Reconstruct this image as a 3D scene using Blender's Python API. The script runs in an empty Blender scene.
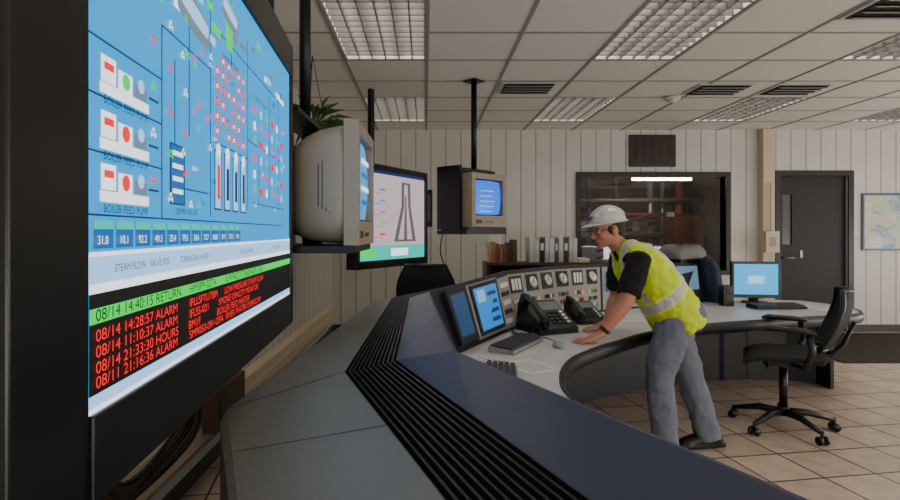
import bpy, bmesh, math, random
from mathutils import Vector, Matrix
random.seed(4)
V=Vector
# ------------------------------------------------------------------ materials
def lin(c):
    o=[]
    for v in c[:3]:
        v=v/255.0
        o.append(v/12.92 if v<=0.04045 else ((v+0.055)/1.055)**2.4)
    return (o[0],o[1],o[2],1.0)
MC={}
def mat(name,col,rough=0.5,metal=0.0,emis=0.0,noise=0.0,nscale=8.0,bump=0.0,bscale=60.0,coat=0.0):
    if name in MC: return MC[name]
    m=bpy.data.materials.new(name); m.use_nodes=True
    nt=m.node_tree; b=nt.nodes['Principled BSDF']
    c=lin(col)
    b.inputs['Base Color'].default_value=c
    b.inputs['Roughness'].default_value=rough
    b.inputs['Metallic'].default_value=metal
    if coat: b.inputs['Coat Weight'].default_value=coat
    if emis>0:
        b.inputs['Emission Color'].default_value=c
        b.inputs['Emission Strength'].default_value=emis
        b.inputs['Base Color'].default_value=(0.01,0.01,0.01,1)
    if noise>0 or bump>0:
        tc=nt.nodes.new('ShaderNodeTexCoord')
    if noise>0:
        n=nt.nodes.new('ShaderNodeTexNoise'); n.inputs['Scale'].default_value=nscale; n.inputs['Detail'].default_value=6
        nt.links.new(tc.outputs['Object'],n.inputs['Vector'])
        mx=nt.nodes.new('ShaderNodeMix'); mx.data_type='RGBA'
        mx.inputs[6].default_value=tuple([x*(1-noise) for x in c[:3]]+[1]); mx.inputs[7].default_value=tuple([min(1,x*(1+noise)) for x in c[:3]]+[1])
        nt.links.new(n.outputs['Fac'],mx.inputs[0]); nt.links.new(mx.outputs[2],b.inputs['Base Color'])
    if bump>0:
        n2=nt.nodes.new('ShaderNodeTexNoise'); n2.inputs['Scale'].default_value=bscale; n2.inputs['Detail'].default_value=4
        nt.links.new(tc.outputs['Object'],n2.inputs['Vector'])
        bp=nt.nodes.new('ShaderNodeBump'); bp.inputs['Strength'].default_value=bump; bp.inputs['Distance'].default_value=0.01
        nt.links.new(n2.outputs['Fac'],bp.inputs['Height']); nt.links.new(bp.outputs['Normal'],b.inputs['Normal'])
    MC[name]=m
    return m
def wallmat():
    m=bpy.data.materials.new('panelled_wall_paint'); m.use_nodes=True; nt=m.node_tree; b=nt.nodes['Principled BSDF']
    tc=nt.nodes.new('ShaderNodeTexCoord'); sp=nt.nodes.new('ShaderNodeSeparateXYZ'); nt.links.new(tc.outputs['Object'],sp.inputs[0])
    ad=nt.nodes.new('ShaderNodeMath'); ad.operation='ADD'; nt.links.new(sp.outputs[0],ad.inputs[0]); nt.links.new(sp.outputs[1],ad.inputs[1])
    mu=nt.nodes.new('ShaderNodeMath'); mu.operation='MULTIPLY'; mu.inputs[1].default_value=1/0.203; nt.links.new(ad.outputs[0],mu.inputs[0])
    fr=nt.nodes.new('ShaderNodeMath'); fr.operation='FRACT'; nt.links.new(mu.outputs[0],fr.inputs[0])
    lt=nt.nodes.new('ShaderNodeMath'); lt.operation='LESS_THAN'; lt.inputs[1].default_value=0.07; nt.links.new(fr.outputs[0],lt.inputs[0])
    n=nt.nodes.new('ShaderNodeTexNoise'); n.inputs['Scale'].default_value=1.7; nt.links.new(tc.outputs['Object'],n.inputs['Vector'])
    m1=nt.nodes.new('ShaderNodeMix'); m1.data_type='RGBA'; m1.inputs[6].default_value=lin((194,191,185)); m1.inputs[7].default_value=lin((209,206,200))
    nt.links.new(n.outputs['Fac'],m1.inputs[0])
    m2=nt.nodes.new('ShaderNodeMix'); m2.data_type='RGBA'; m2.inputs[7].default_value=lin((142,139,133))
    nt.links.new(lt.outputs[0],m2.inputs[0]); nt.links.new(m1.outputs[2],m2.inputs[6]); nt.links.new(m2.outputs[2],b.inputs['Base Color'])
    bp=nt.nodes.new('ShaderNodeBump'); bp.invert=True; bp.inputs['Strength'].default_value=0.5; bp.inputs['Distance'].default_value=0.006
    nt.links.new(lt.outputs[0],bp.inputs['Height']); nt.links.new(bp.outputs['Normal'],b.inputs['Normal'])
    b.inputs['Roughness'].default_value=0.55
    return m
def floormat():
    m=bpy.data.materials.new('floor_tile'); m.use_nodes=True; nt=m.node_tree; b=nt.nodes['Principled BSDF']
    tc=nt.nodes.new('ShaderNodeTexCoord'); br=nt.nodes.new('ShaderNodeTexBrick'); br.offset=0.0
    mp=nt.nodes.new('ShaderNodeMapping'); mp.inputs['Rotation'].default_value=(0,0,math.radians(-9)); nt.links.new(tc.outputs['Object'],mp.inputs['Vector'])
    nt.links.new(mp.outputs['Vector'],br.inputs['Vector'])
    br.inputs['Scale'].default_value=1.0; br.inputs['Brick Width'].default_value=0.33; br.inputs['Row Height'].default_value=0.33
    br.inputs['Mortar Size'].default_value=0.007; br.inputs['Mortar Smooth'].default_value=0.1
    br.inputs['Color1'].default_value=lin((192,171,155)); br.inputs['Color2'].default_value=lin((208,189,173)); br.inputs['Mortar'].default_value=lin((74,60,54))
    n=nt.nodes.new('ShaderNodeTexNoise'); n.inputs['Scale'].default_value=9; n.inputs['Detail'].default_value=8; nt.links.new(tc.outputs['Object'],n.inputs['Vector'])
    mx=nt.nodes.new('ShaderNodeMix'); mx.data_type='RGBA'; mx.blend_type='MULTIPLY'; mx.inputs[0].default_value=0.35
    rp=nt.nodes.new('ShaderNodeValToRGB'); rp.color_ramp.elements[0].position=0.35; rp.color_ramp.elements[0].color=(0.55,0.5,0.48,1); rp.color_ramp.elements[1].position=0.6
    nt.links.new(n.outputs['Fac'],rp.inputs[0]); nt.links.new(br.outputs['Color'],mx.inputs[6]); nt.links.new(rp.outputs[0],mx.inputs[7]); nt.links.new(mx.outputs[2],b.inputs['Base Color'])
    bp=nt.nodes.new('ShaderNodeBump'); bp.invert=True; bp.inputs['Strength'].default_value=0.4; bp.inputs['Distance'].default_value=0.004
    nt.links.new(br.outputs['Fac'],bp.inputs['Height']); nt.links.new(bp.outputs['Normal'],b.inputs['Normal'])
    b.inputs['Roughness'].default_value=0.35
    return m
def mapmat():
    m=bpy.data.materials.new('map_paper'); m.use_nodes=True; nt=m.node_tree; b=nt.nodes['Principled BSDF']
    tc=nt.nodes.new('ShaderNodeTexCoord'); n=nt.nodes.new('ShaderNodeTexNoise'); n.inputs['Scale'].default_value=5; n.inputs['Detail'].default_value=8; n.inputs['Distortion'].default_value=1.5
    nt.links.new(tc.outputs['Object'],n.inputs['Vector']); r=nt.nodes.new('ShaderNodeValToRGB'); cr=r.color_ramp
    cr.elements[0].position=.36; cr.elements[0].color=lin((130,160,190)); cr.elements[1].position=.66; cr.elements[1].color=lin((205,196,170))
    for p_,c_ in ((.44,(150,170,185)),(.47,(196,204,196)),(.53,(170,186,160)),(.58,(208,205,190))): e_=cr.elements.new(p_); e_.color=lin(c_)
    nt.links.new(n.outputs['Fac'],r.inputs[0]); nt.links.new(r.outputs[0],b.inputs['Base Color']); b.inputs['Roughness'].default_value=.5
    return m
def glassmat():
    m=bpy.data.materials.new('window_glass'); m.use_nodes=True; nt=m.node_tree
    for n in list(nt.nodes): nt.nodes.remove(n)
    o=nt.nodes.new('ShaderNodeOutputMaterial'); t=nt.nodes.new('ShaderNodeBsdfTransparent'); g=nt.nodes.new('ShaderNodeBsdfGlossy'); g.inputs['Roughness'].default_value=0.03
    t.inputs['Color'].default_value=(0.8,0.8,0.82,1)
    mx=nt.nodes.new('ShaderNodeMixShader'); mx.inputs[0].default_value=0.04
    nt.links.new(t.outputs[0],mx.inputs[1]); nt.links.new(g.outputs[0],mx.inputs[2]); nt.links.new(mx.outputs[0],o.inputs[0])
    return m
# ------------------------------------------------------------------ mesh builder
class MB:
    def __init__(s,M=None):
        s.v=[];s.f=[];s.fm=[];s.mats=[];s.M=M or Matrix.Identity(4);s.sm=[]
    def mi(s,m):
        if m not in s.mats: s.mats.append(m)
        return s.mats.index(m)
    def add(s,vs,fs,m,smooth=False,M=None):
        o=len(s.v); T=s.M@M if M is not None else s.M
        for p in vs: s.v.append(T@V(p))
        k=s.mi(m)
        for f in fs: s.f.append([i+o for i in f]); s.fm.append(k); s.sm.append(smooth)
    def box(s,c,d,m,M=None,rz=0,ry=0,rx=0):
        x,y,z=d[0]/2,d[1]/2,d[2]/2
        R=Matrix.Translation(V(c))@Matrix.Rotation(rz,4,'Z')@Matrix.Rotation(ry,4,'Y')@Matrix.Rotation(rx,4,'X')
        if M is not None: R=M@R
        vs=[(-x,-y,-z),(x,-y,-z),(x,y,-z),(-x,y,-z),(-x,-y,z),(x,-y,z),(x,y,z),(-x,y,z)]
        s.add(vs,[(0,3,2,1),(4,5,6,7),(0,1,5,4),(1,2,6,5),(2,3,7,6),(3,0,4,7)],m,M=R)
    def b2(s,a,b,m):
        s.box([(a[i]+b[i])/2 for i in range(3)],[abs(b[i]-a[i]) for i in range(3)],m)
    def prism(s,poly,z0,z1,m,mside=None):
        n=len(poly)
        vs=[(p[0],p[1],z0) for p in poly]+[(p[0],p[1],z1) for p in poly]
        s.add(vs,[tuple(range(n,2*n)),tuple(reversed(range(n)))],m)
        s.add(vs,[(i,(i+1)%n,n+(i+1)%n,n+i) for i in range(n)],mside or m)
    def frus(s,c0,d0,c1,d1,m,axis='Y'):
        vs=[]
        for c,d in ((c0,d0),(c1,d1)):
            for sx,sz in ((-1,-1),(1,-1),(1,1),(-1,1)):
                vs.append((c[0]+sx*d[0]/2,c[1],c[2]+sz*d[1]/2))
        s.add(vs,[(0,1,2,3),(7,6,5,4),(0,4,5,1),(1,5,6,2),(2,6,7,3),(3,7,4,0)],m)
    def shell(s,secs,m,rc=.3,hollow=False):
        # loft of rounded rectangles (y,w,h,zc)
        vs=[];fs=[];K=32
        for (y,w,h,zc) in secs:
            for k in range(K):
                t=2*math.pi*(k+.5)/K; c,n_=math.cos(t),math.sin(t); e=.42
                vs.append((math.copysign(abs(c)**e,c)*w/2*1.0,y,zc+math.copysign(abs(n_)**e,n_)*h/2))
        for i in range(len(secs)-1):
            for k in range(K):
                k2=(k+1)%K; fs.append((i*K+k,i*K+k2,(i+1)*K+k2,(i+1)*K+k))
        if not hollow: fs.append(tuple(range(K)))
        L=(len(secs)-1)*K; fs.append(tuple(range(L,L+K)))
        s.add(vs,fs,m,True)
    def tube(s,path,rad,m,side=None,seg=16,smooth=True):
        path=[V(p) for p in path]; n=len(path); vs=[];fs=[]
        prev=None
        for i,p in enumerate(path):
            d=(path[min(i+1,n-1)]-path[max(i-1,0)]).normalized()
            if side is not None: a=V(side)
            elif prev is not None: a=prev
            else: a=V((0,0,1)) if abs(d.z)<0.9 else V((1,0,0))
            a=(a-d*a.dot(d)); a.normalize(); prev=a
            b=d.cross(a).normalized()
            r=rad[i] if isinstance(rad,(list,tuple)) else rad
            ra,rb=(r if isinstance(r,(list,tuple)) else (r,r))
            for k in range(seg):
                t=2*math.pi*k/seg
                vs.append(p+a*(math.cos(t)*ra)+b*(math.sin(t)*rb))
        for i in range(n-1):
            for k in range(seg):
                k2=(k+1)%seg
                fs.append((i*seg+k,i*seg+k2,(i+1)*seg+k2,(i+1)*seg+k))
        fs.append(tuple(reversed(range(seg)))); fs.append(tuple(range((n-1)*seg,n*seg)))
        s.add(vs,fs,m,smooth)
    def cyl(s,p0,p1,r,m,r1=None,seg=20,smooth=True): s.tube([p0,p1],[r,r if r1 is None else r1],m,seg=seg,smooth=smooth)
    def ell(s,c,r,m,M=None,seg=20,rings=12,zmin=-1.0,smooth=True):
        vs=[];fs=[]
        ph0=math.asin(max(-1,min(1,zmin)))
        for i in range(rings+1):
            ph=ph0+(math.pi/2-ph0)*i/rings
            for k in range(seg):
                t=2*math.pi*k/seg
                vs.append((c[0]+r[0]*math.cos(ph)*math.cos(t),c[1]+r[1]*math.cos(ph)*math.sin(t),c[2]+r[2]*math.sin(ph)))
        for i in range(rings):
            for k in range(seg):
                k2=(k+1)%seg
                fs.append((i*seg+k,i*seg+k2,(i+1)*seg+k2,(i+1)*seg+k))
        fs.append(tuple(reversed(range(seg))))
        s.add(vs,fs,m,smooth,M=M)
    def build(s,name,parent=None,bevel=0.0,merge=False):
        me=bpy.data.meshes.new(name); me.from_pydata([tuple(p) for p in s.v],[],s.f)
        for m in s.mats: me.materials.append(m)
        for i,p in enumerate(me.polygons): p.material_index=s.fm[i]; p.use_smooth=s.sm[i]
        bm=bmesh.new(); bm.from_mesh(me)
        if merge: bmesh.ops.remove_doubles(bm,verts=bm.verts,dist=0.0002)
        bmesh.ops.recalc_face_normals(bm,faces=bm.faces); bm.to_mesh(me); bm.free()
        ob=bpy.data.objects.new(name,me); bpy.context.collection.objects.link(ob)
        if bevel>0:
            md=ob.modifiers.new('bevel','BEVEL'); md.width=bevel; md.segments=2; md.limit_method='ANGLE'; md.angle_limit=math.radians(50)
        if parent: ob.parent=parent
        return ob
def empty(name,loc=(0,0,0)):
    e=bpy.data.objects.new(name,None); e.location=loc; e.empty_display_size=0.1; bpy.context.collection.objects.link(e); return e
def catmull(pts,n=6):
    pts=[V(p) for p in pts]; out=[]
    P=[pts[0]*2-pts[1]]+pts+[pts[-1]*2-pts[-2]]
    for i in range(1,len(P)-2):
        for k in range(n):
            t=k/n; a,b,c,d=P[i-1],P[i],P[i+1],P[i+2]
            out.append(0.5*((2*b)+(c-a)*t+(2*a-5*b+4*c-d)*t*t+(3*b-a-3*c+d)*t**3))
    out.append(pts[-1]); return out
# shared mats
BLACK=mat('black_plastic',(10,10,11),0.35)
BLKMET=mat('black_metal',(17,17,19),0.4,0.3)
DARK=mat('charcoal_laminate',(36,37,41),0.5,noise=0.15)
WALL=wallmat(); FLOOR=floormat()
TILE=mat('ceiling_tile',(220,216,209),0.85,noise=0.10,nscale=90,bump=0.3,bscale=120)
TBAR=mat('ceiling_tbar',(140,137,132),0.5)
CH=2.73; YB=7.44; XL=-1.25; XR=8.5; YN=-2.6
# ------------------------------------------------------------------ room
m=MB(); m.b2((XL-.1,YN-.1,-.1),(XR+.1,YB+.1,0),FLOOR); m.build('floor')
WX0,WX1,WZ0,WZ1=2.10,4.06,0.83,2.10
DX0,DX1,DZ=4.80,5.72,2.11
m=MB()
m.b2((XL-.1,YB,0),(WX0,YB+.12,CH),WALL); m.b2((WX0,YB,0),(WX1,YB+.12,WZ0),WALL); m.b2((WX0,YB,WZ1),(WX1,YB+.12,CH),WALL)
m.b2((WX1,YB,0),(DX0,YB+.12,CH),WALL); m.b2((DX0,YB,DZ),(DX1,YB+.12,CH),WALL); m.b2((DX1,YB,0),(XR+.1,YB+.12,CH),WALL)
m.build('wall_back')
m=MB(); m.b2((XL-.1,YN,0),(XL,YB,CH),WALL); m.build('wall_left')
m=MB(); m.b2((XR,YN,0),(XR+.1,YB,CH),WALL); m.build('wall_right')
m=MB(); m.b2((XL-.1,YN-.1,0),(XR+.1,YN,CH),WALL); m.build('wall_front')
BASE=mat('vinyl_baseboard',(70,64,58),0.5)
m=MB(); m.b2((XL,YB-.012,0),(DX0-.08,YB,.1),BASE); m.b2((DX1+.08,YB-.012,0),(XR,YB,.1),BASE); m.build('baseboard_back')
m=MB(); m.b2((XL,YN,0),(XL+.012,YB-.012,.1),BASE); m.build('baseboard_left')
# ceiling with grid
cx0=-0.64; cw=0.657; cy0=3.19; cd=0.61
lights=set()
for c in range(0,13,3):
    for r in (-8,-7,-4,-3,0,1,4,5): lights.add((c,r))
m=MB(); g=MB()
i0=math.floor((XL-cx0)/cw); i1=math.ceil((XR-cx0)/cw); j0=math.floor((YN-cy0)/cd); j1=math.ceil((YB-cy0)/cd)
for i in range(i0,i1):
    for j in range(j0,j1):
        if (i,j) in lights: continue
        a=max(XL,cx0+i*cw); b=min(XR,cx0+(i+1)*cw); c=max(YN,cy0+j*cd); d=min(YB,cy0+(j+1)*cd)
        if b-a<.01 or d-c<.01: continue
        m.b2((a,c,CH),(b,d,CH+.02),TILE)
m.b2((XL-.1,YN-.1,CH+.3),(XR+.1,YB+.1,CH+.34),TILE)
for i in range(i0,i1+1):
    x=cx0+i*cw
    if XL<x<XR: g.b2((x-.012,YN,CH-.006),(x+.012,YB,CH+.004),TBAR)
for j in range(j0,j1+1):
    y=cy0+j*cd
    if YN<y<YB:
        for i in range(i0,i1):
            if (i,j) in lights and (i,j-1) in lights: continue
            a=max(XL,cx0+i*cw); b=min(XR,cx0+(i+1)*cw)
            if b>a: g.b2((a,y-.010,CH-.005),(b,y+.010,CH+.004),TBAR)
ceil=m.build('ceiling'); g.build('ceiling_grid',ceil)
LENS=mat('fluorescent_lens',(255,246,232),0.4,emis=10)
REFL=mat('troffer_white',(200,200,196),0.4)
ALU=mat('louver_aluminium',(104,102,99),0.4,0.3)
for c in range(0,13,3):
    for r in (-8,-4,0,4):
        a=cx0+c*cw+.012; b=a+cw-.024; y0=cy0+r*cd+.012; y1=y0+2*cd-.024; z1=CH+.13
        m=MB()
        m.b2((a,y0,z1),(b,y1,z1+.01),REFL)
        m.b2((a,y0,CH),(a+.012,y1,z1),REFL); m.b2((b-.012,y0,CH),(b,y1,z1),REFL); m.b2((a,y0,CH),(b,y0+.012,z1),REFL); m.b2((a,y1-.012,CH),(b,y1,z1),REFL)
        for q in range(3):
            x=a+(b-a)*(q+.5)/3; m.b2((x-.045,y0+.03,z1-.03),(x+.045,y1-.03,z1-.005),LENS)
        n=6
        for k in range(1,n): 
            x=a+(b-a)*k/n; m.b2((x-.004,y0,CH-.002),(x+.004,y1,CH+.045),ALU)
        n=12
        for k in range(1,n):
            y=y0+(y1-y0)*k/n; m.b2((a,y-.004,CH-.002),(b,y+.004,CH+.045),ALU)
        m.build('ceiling_light_fixture')
def area(name,loc,dirv,sx,sy,pw,col=(1,.96,.9)):
    l=bpy.data.lights.new(name,'AREA'); l.shape='RECTANGLE'; l.size=sx; l.size_y=sy; l.energy=pw; l.color=col
    o=bpy.data.objects.new(name,l); o.location=loc; o.rotation_euler=V(dirv).to_track_quat('-Z','Y').to_euler(); bpy.context.collection.objects.link(o)
area('added_fill_light',(1.2,YN+.3,.7),(0.1,1,.8),3.5,.5,58)  # added fill lamps, out of view, aimed up to brighten ceiling and back wall
area('added_fill_light',(5.6,YN+.3,.7),(-.1,1,.8),4.0,.5,105)
area('added_fill_light',(XR-.3,3.6,.7),(-1,0,.8),5.0,.5,140)
# ceiling vents
VD=mat('vent_dark',(30,29,28),0.6)
for (x,y) in ((.97,5.25),(2.82,5.3),(3.55,5.3),(2.92,3.35)):
    m=MB(); w,d=.52,.40
    m.b2((x-w/2,y-d/2,CH-.012),(x+w/2,y+d/2,CH-.006),REFL)
    m.b2((x-w/2+.03,y-d/2+.03,CH-.018),(x+w/2-.03,y+d/2-.03,CH-.012),VD)
    for k in range(4):
        yy=y-d/2+.06+k*.09; m.box((x,yy,CH-.026),(w-.08,.03,.006),TBAR,rx=.5)
    m.build('ceiling_air_vent')
m=MB(); m.cyl((2.52,5.6,CH-.006),(2.52,5.6,CH-.035),.075,REFL); m.cyl((2.52,5.6,CH-.035),(2.52,5.6,CH-.06),.05,REFL,r1=.035); m.build('smoke_detector')
# window
FR=mat('dark_frame',(24,21,19),0.45)
m=MB(); t=.06
m.b2((WX0-t,YB-.03,WZ1),(WX1+t,YB+.12,WZ1+t),FR); m.b2((WX0-t,YB-.03,WZ0-t),(WX1+t,YB+.12,WZ0),FR)
m.b2((WX0-t,YB-.03,WZ0),(WX0,YB+.12,WZ1),FR); m.b2((WX1,YB-.03,WZ0),(WX1+t,YB+.12,WZ1),FR)
m.b2((WX0,YB+.05,WZ0),(WX1,YB+.056,WZ1),glassmat()); m.build('window_1')
# plant room behind the window
PR=mat('plant_room_wall',(84,68,62),0.8,noise=0.5,nscale=3); RUST=mat('rusty_pipe',(140,66,52),0.5,noise=.3); STL=mat('grey_pipe',(150,150,156),0.35,.4)
a,b=WX0-.8,WX1+.8; y0,y1=YB+.13,YB+2.6
for nm,p,q in (('back',(a,y1,0),(b,y1+.1,2.8)),('left',(a-.1,y0,0),(a,y1,2.8)),('right',(b,y0,0),(b+.1,y1,2.8))):
    m=MB(); m.b2(p,q,PR); m.build('wall_plant_room_'+nm)
m=MB(); m.b2((a,y0,-.1),(b,y1,0),PR); m.build('floor_plant_room')
m=MB(); m.b2((a,y0,2.8),(b,y1,2.9),PR); m.build('ceiling_plant_room')
m=MB()
for k,(x,r,mm) in enumerate(((2.0,.04,RUST),(2.3,.05,STL),(2.55,.02,STL),(2.9,.03,STL),(3.35,.025,STL),(3.9,.05,STL),(4.2,.04,STL),(4.45,.07,RUST))): m.cyl((x,y1-.3-.1*(k%3),0),(x,y1-.3-.1*(k%3),2.78),r,mm)
for z,r,mm in ((1.3,.05,STL),(1.65,.03,RUST),(1.0,.04,STL),(1.9,.04,STL)): m.cyl((a+.02,y1-.55,z),(b-.02,y1-.55,z),r,mm)
m.box((3.1,y1-.5,.55),(.9,.5,1.1),STL); m.box((4.3,y1-.9,.8),(.5,.4,1.6),RUST); m.box((2.2,y1-.8,.7),(.5,.4,1.4),BLKMET); m.cyl((3.1,y1-.5,1.1),(3.1,y1-.5,1.55),.2,BLKMET)
for k in range(5): m.cyl((2.9,y1-.75,.9+k*.12),(3.9,y1-.75,1.2+k*.12),.012,RUST,seg=8)
for k in range(6): m.box((2.7+.3*k,y1-.62,1.45+.08*(k%3)),(.12,.06,.16),[STL,RED if False else BLKMET,REFL][k%3])
m.build('industrial_pipework')
m=MB(); m.box((3.76,y0+1.2,2.25),(1.0,.14,.05),REFL); m.cyl((3.29,y0+1.17,2.19),(4.23,y0+1.17,2.19),.022,mat('tube_glow',(255,235,205),.4,emis=30)); m.cyl((3.4,y0+1.2,2.27),(3.4,y0+1.2,2.8),.008,BLACK); m.cyl((4.1,y0+1.2,2.27),(4.1,y0+1.2,2.8),.008,BLACK)
m.build('fluorescent_strip_light')
# door
DM=mat('door_paint',(11,11,14),0.6); 
m=MB()
m.b2((DX0-.07,YB-.02,0),(DX0,YB+.12,DZ+.07),FR); m.b2((DX1,YB-.02,0),(DX1+.07,YB+.12,DZ+.07),FR); m.b2((DX0,YB-.02,DZ),(DX1,YB+.12,DZ+.07),FR)
x0,x1=4.86,4.99
m.b2((DX0,YB+.04,.005),(x0,YB+.085,DZ),DM); m.b2((x1,YB+.04,.005),(DX1,YB+.085,DZ),DM); m.b2((x0,YB+.04,.005),(x1,YB+.085,1.18),DM); m.b2((x0,YB+.04,1.86),(x1,YB+.085,DZ),DM)
m.b2((x0,YB+.06,1.18),(x1,YB+.066,1.86),mat('door_lite',(90,93,95),.15))
m.cyl((DX0+.07,YB+.04,1.0),(DX0+.07,YB-.03,1.0),.012,STL); m.cyl((DX0+.07,YB-.03,1.0),(DX0+.19,YB-.03,1.0),.01,STL)
m.b2((DX0+.3,YB+.03,1.0),(DX0+.33,YB+.04,1.1),REFL)
m.build('door_1')
BEI=mat('beige_paint',(200,184,156),0.5); 
m=MB(); m.b2((4.50,YB-.12,0),(4.66,YB,CH),BEI); m.build('trim_1',bevel=.01)
m=MB(); m.b2((4.49,YB-.2,1.08),(4.67,YB-.12,1.36),BEI); m.b2((4.54,YB-.205,1.16),(4.62,YB-.2,1.28),mat('box_cover',(150,140,120),.4)); m.cyl((4.58,YB-.16,1.36),(4.58,YB-.16,2.0),.012,BEI); m.build('thermostat_box',bevel=.006)
m=MB(); m.b2((2.76,YB-.03,2.23),(3.38,YB,2.66),mat('plaque_wood',(44,26,18),.45)); m.b2((2.83,YB-.034,2.29),(3.31,YB-.03,2.60),mat('plaque_plate',(22,16,13),.5))
BR=mat('brass',(100,66,38),.5,.3)
for k in range(9):
    for q in range(4): m.b2((2.86+q*.11,YB-.036,2.315+k*.031),(2.86+q*.11+random.uniform(.05,.09),YB-.034,2.322+k*.031),BR)
m.build('memorial_plaque')
m=MB(); m.b2((5.90,YB-.025,1.10),(6.75,YB,1.87),mat('map_frame',(70,90,125),.4)); m.b2((5.925,YB-.028,1.125),(6.725,YB-.025,1.845),mapmat())
m.b2((5.95,YB-.03,1.14),(6.15,YB-.028,1.26),mat('map_legend',(215,214,205),.6))
m.build('wall_map')
PAP=mat('paper',(225,224,218),.7)
m=MB(); m.b2((-.06,YB-.02,1.42),(.1,YB,1.92),BLACK); m.b2((-.03,YB-.023,1.5),(.07,YB-.02,1.85),mat('photo_grey',(90,85,80),.4)); m.build('framed_picture')
m=MB(); m.b2((.5,YB-.01,1.2),(1.0,YB,1.33),REFL); m.b2((.86,YB-.012,1.16),(1.04,YB-.01,1.36),PAP); m.build('wall_notice')
m=MB(); m.b2((4.3,5.65,0),(7.6,7.3,.012),mat('entrance_mat',(48,38,34),.95,bump=.6,bscale=300)); m.build('floor_mat')
m=MB(); m.b2((XL+.002,.3,.24),(XL+.09,6.9,.40),BEI); m.b2((XL+.09,.3,.31),(XL+.095,6.9,.33),REFL); m.b2((XL+.014,.3,.12),(XL+.04,6.9,.17),REFL); m.build('cable_raceway',bevel=.006)
BRN=mat('brown_junction',(84,52,34),.5)
m=MB(); m.b2((XL+.096,2.85,.30),(XL+.17,3.3,.52),BRN); m.b2((XL+.17,2.9,.34),(XL+.174,3.25,.48),BLACK); m.build('junction_box',bevel=.01)
# ------------------------------------------------------------------ console
GREY=mat('console_grey',(106,105,102),.42,noise=.06,nscale=40,bump=.08,bscale=400)
BLUE=mat('console_blue',(42,49,76),.38,noise=.05,nscale=30)
RIB=mat('vent_rib',(12,12,14),.45); BEZ=mat('console_bezel',(30,32,39),.45)
DESKTOP=mat('worksurface_laminate',(204,204,208),.35)
G=[(-.365,1.03,.85),(-.57,1.53,.85),(-.36,3.8,.868)]
V0=[(.03,.82,.95),(-.23,1.57,.95),(-.20,3.35,.95)]
V1=[(.23,.76,.98),(-.08,1.59,.98),(-.085,3.1,.98)]
R=[(.46,.677,1.03),(.087,1.49,1.03),(.026,2.93,1.034)]
IB=[(.55,.72,.70),(.185,1.53,.70),(.14,2.86,.70)]
def ext(L,k=.9):
    a=V(L[0]);b=V(L[1]); e=a+(a-b)*k; e.z=a.z; return [tuple(e)]+list(L)
G,V0,V1,R,IB=[ext(L) for L in (G,V0,V1,R,IB)]
Cc=[((.56,3.85,1.08),(-.78,.62),(.61,3.72)),((1.0,4.32,1.085),(-.62,.78),(1.02,4.14)),((1.48,4.68,1.08),(-.45,.89),(1.42,4.46)),((2.65,5.3,1.06),(-.4,.92),(2.6,5.12))]
for r,n,ib in Cc:
    r=V(r); n=V((n[0],n[1],0))
    def o(d,z): p=r+n*d; return (p.x,p.y,z)
    R.append(tuple(r)); V1.append(o(.15,1.03)); V0.append(o(.32,.985)); G.append(o(.66,.88)); IB.append((ib[0],ib[1],.70))
NR=11
def prof(i,t=0.0):
    def L(A):
        a=V(A[i]); 
        return a if t==0 else a.lerp(V(A[i+1]),t)
    g,v0,v1,r,ib=L(G),L(V0),L(V1),L(R),L(IB)
    pts=[V((g.x,g.y,0)),V((g.x,g.y,g.z-.03))]; ms=['side']
    o=(v0-g).normalized()
    pts.append(g+o*.02); ms.append('grey')
    pts.append(v0); ms.append('grey')
    for k in range(NR):
        for f,h in ((.12,0),(.2,-.014),(.7,-.014),(.8,0)):
            p=v0.lerp(v1,(k+f)/NR); p.z+=h; pts.append(p); ms.append('rib')
    pts.append(v1); ms.append('rib')
    d=(r-v1)
    pts.append(v1+d*.94); ms.append('blue')
    pts.append(r+V((0,0,-.004))); ms.append('blue')
    pts.append(r.lerp(ib,.06)); ms.append('bez')
    pts.append(ib); ms.append('bez')
    pts.append(V((ib.x,ib.y,0))); ms.append('side')
    return pts,ms
M_={'side':DARK,'grey':GREY,'rib':RIB,'blue':BLUE,'bez':BEZ}
st=[(0,0),(1,0),(1,.42),(1,.43),(2,0),(2,.008),(2,.5),(2,.506),(3,0),(4,0),(5,0),(6,0),(7,0)]
seams={2,4,6}
console=empty('control_console')
m=MB(); ps=[prof(*s) for s in st]
n=len(ps[0][0])
for i in range(len(ps)-1):
    A,B=ps[i][0],ps[i+1][0]; ms=ps[i][1]
    for k in range(n-1):
        mm=M_[ms[k]]
        if i in seams and ms[k] in('grey',): mm=RIB
        m.add([A[k],A[k+1],B[k+1],B[k]],[(0,1,2,3)],mm)
m.add(ps[0][0],[tuple(range(n))],BLUE); m.add(ps[-1][0],[tuple(range(n))],BLUE)
m.build('cabinet',console,merge=True)
back=[V((p[0],p[1])) for p in IB]+[V((3.25,5.33)),V((3.56,5.2)),V((3.66,4.95))]
edge=[(1.39,.22),(1.0,.95),(.72,1.6),(.575,2.12),(.615,2.48),(.74,2.80),(.91,3.03),(1.12,3.25),(1.46,3.57),(1.94,3.86),(2.68,4.12),(3.18,4.27),(3.46,4.38),(3.62,4.62),(3.66,4.95)]
ed=catmull([(a,b,0) for a,b in edge],6); ed=[V((p.x,p.y)) for p in ed]
poly=back[:-1]+list(reversed(ed))
EDGE=mat('desk_edge_trim',(25,26,30),.4)
m=MB(); m.prism([tuple(p) for p in poly],.645,.70,DESKTOP,EDGE); m.build('work_surface',console)
m=MB(); m.tube([(a.x,a.y,.665) for a in ed],[(.042,.02)]*len(ed),EDGE,side=(0,0,1),seg=14); m.build('edge_bumper',console)
m=MB()
pl=[(2.45,5.0),(2.95,5.05),(3.3,5.03),(3.5,4.9)]
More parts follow.
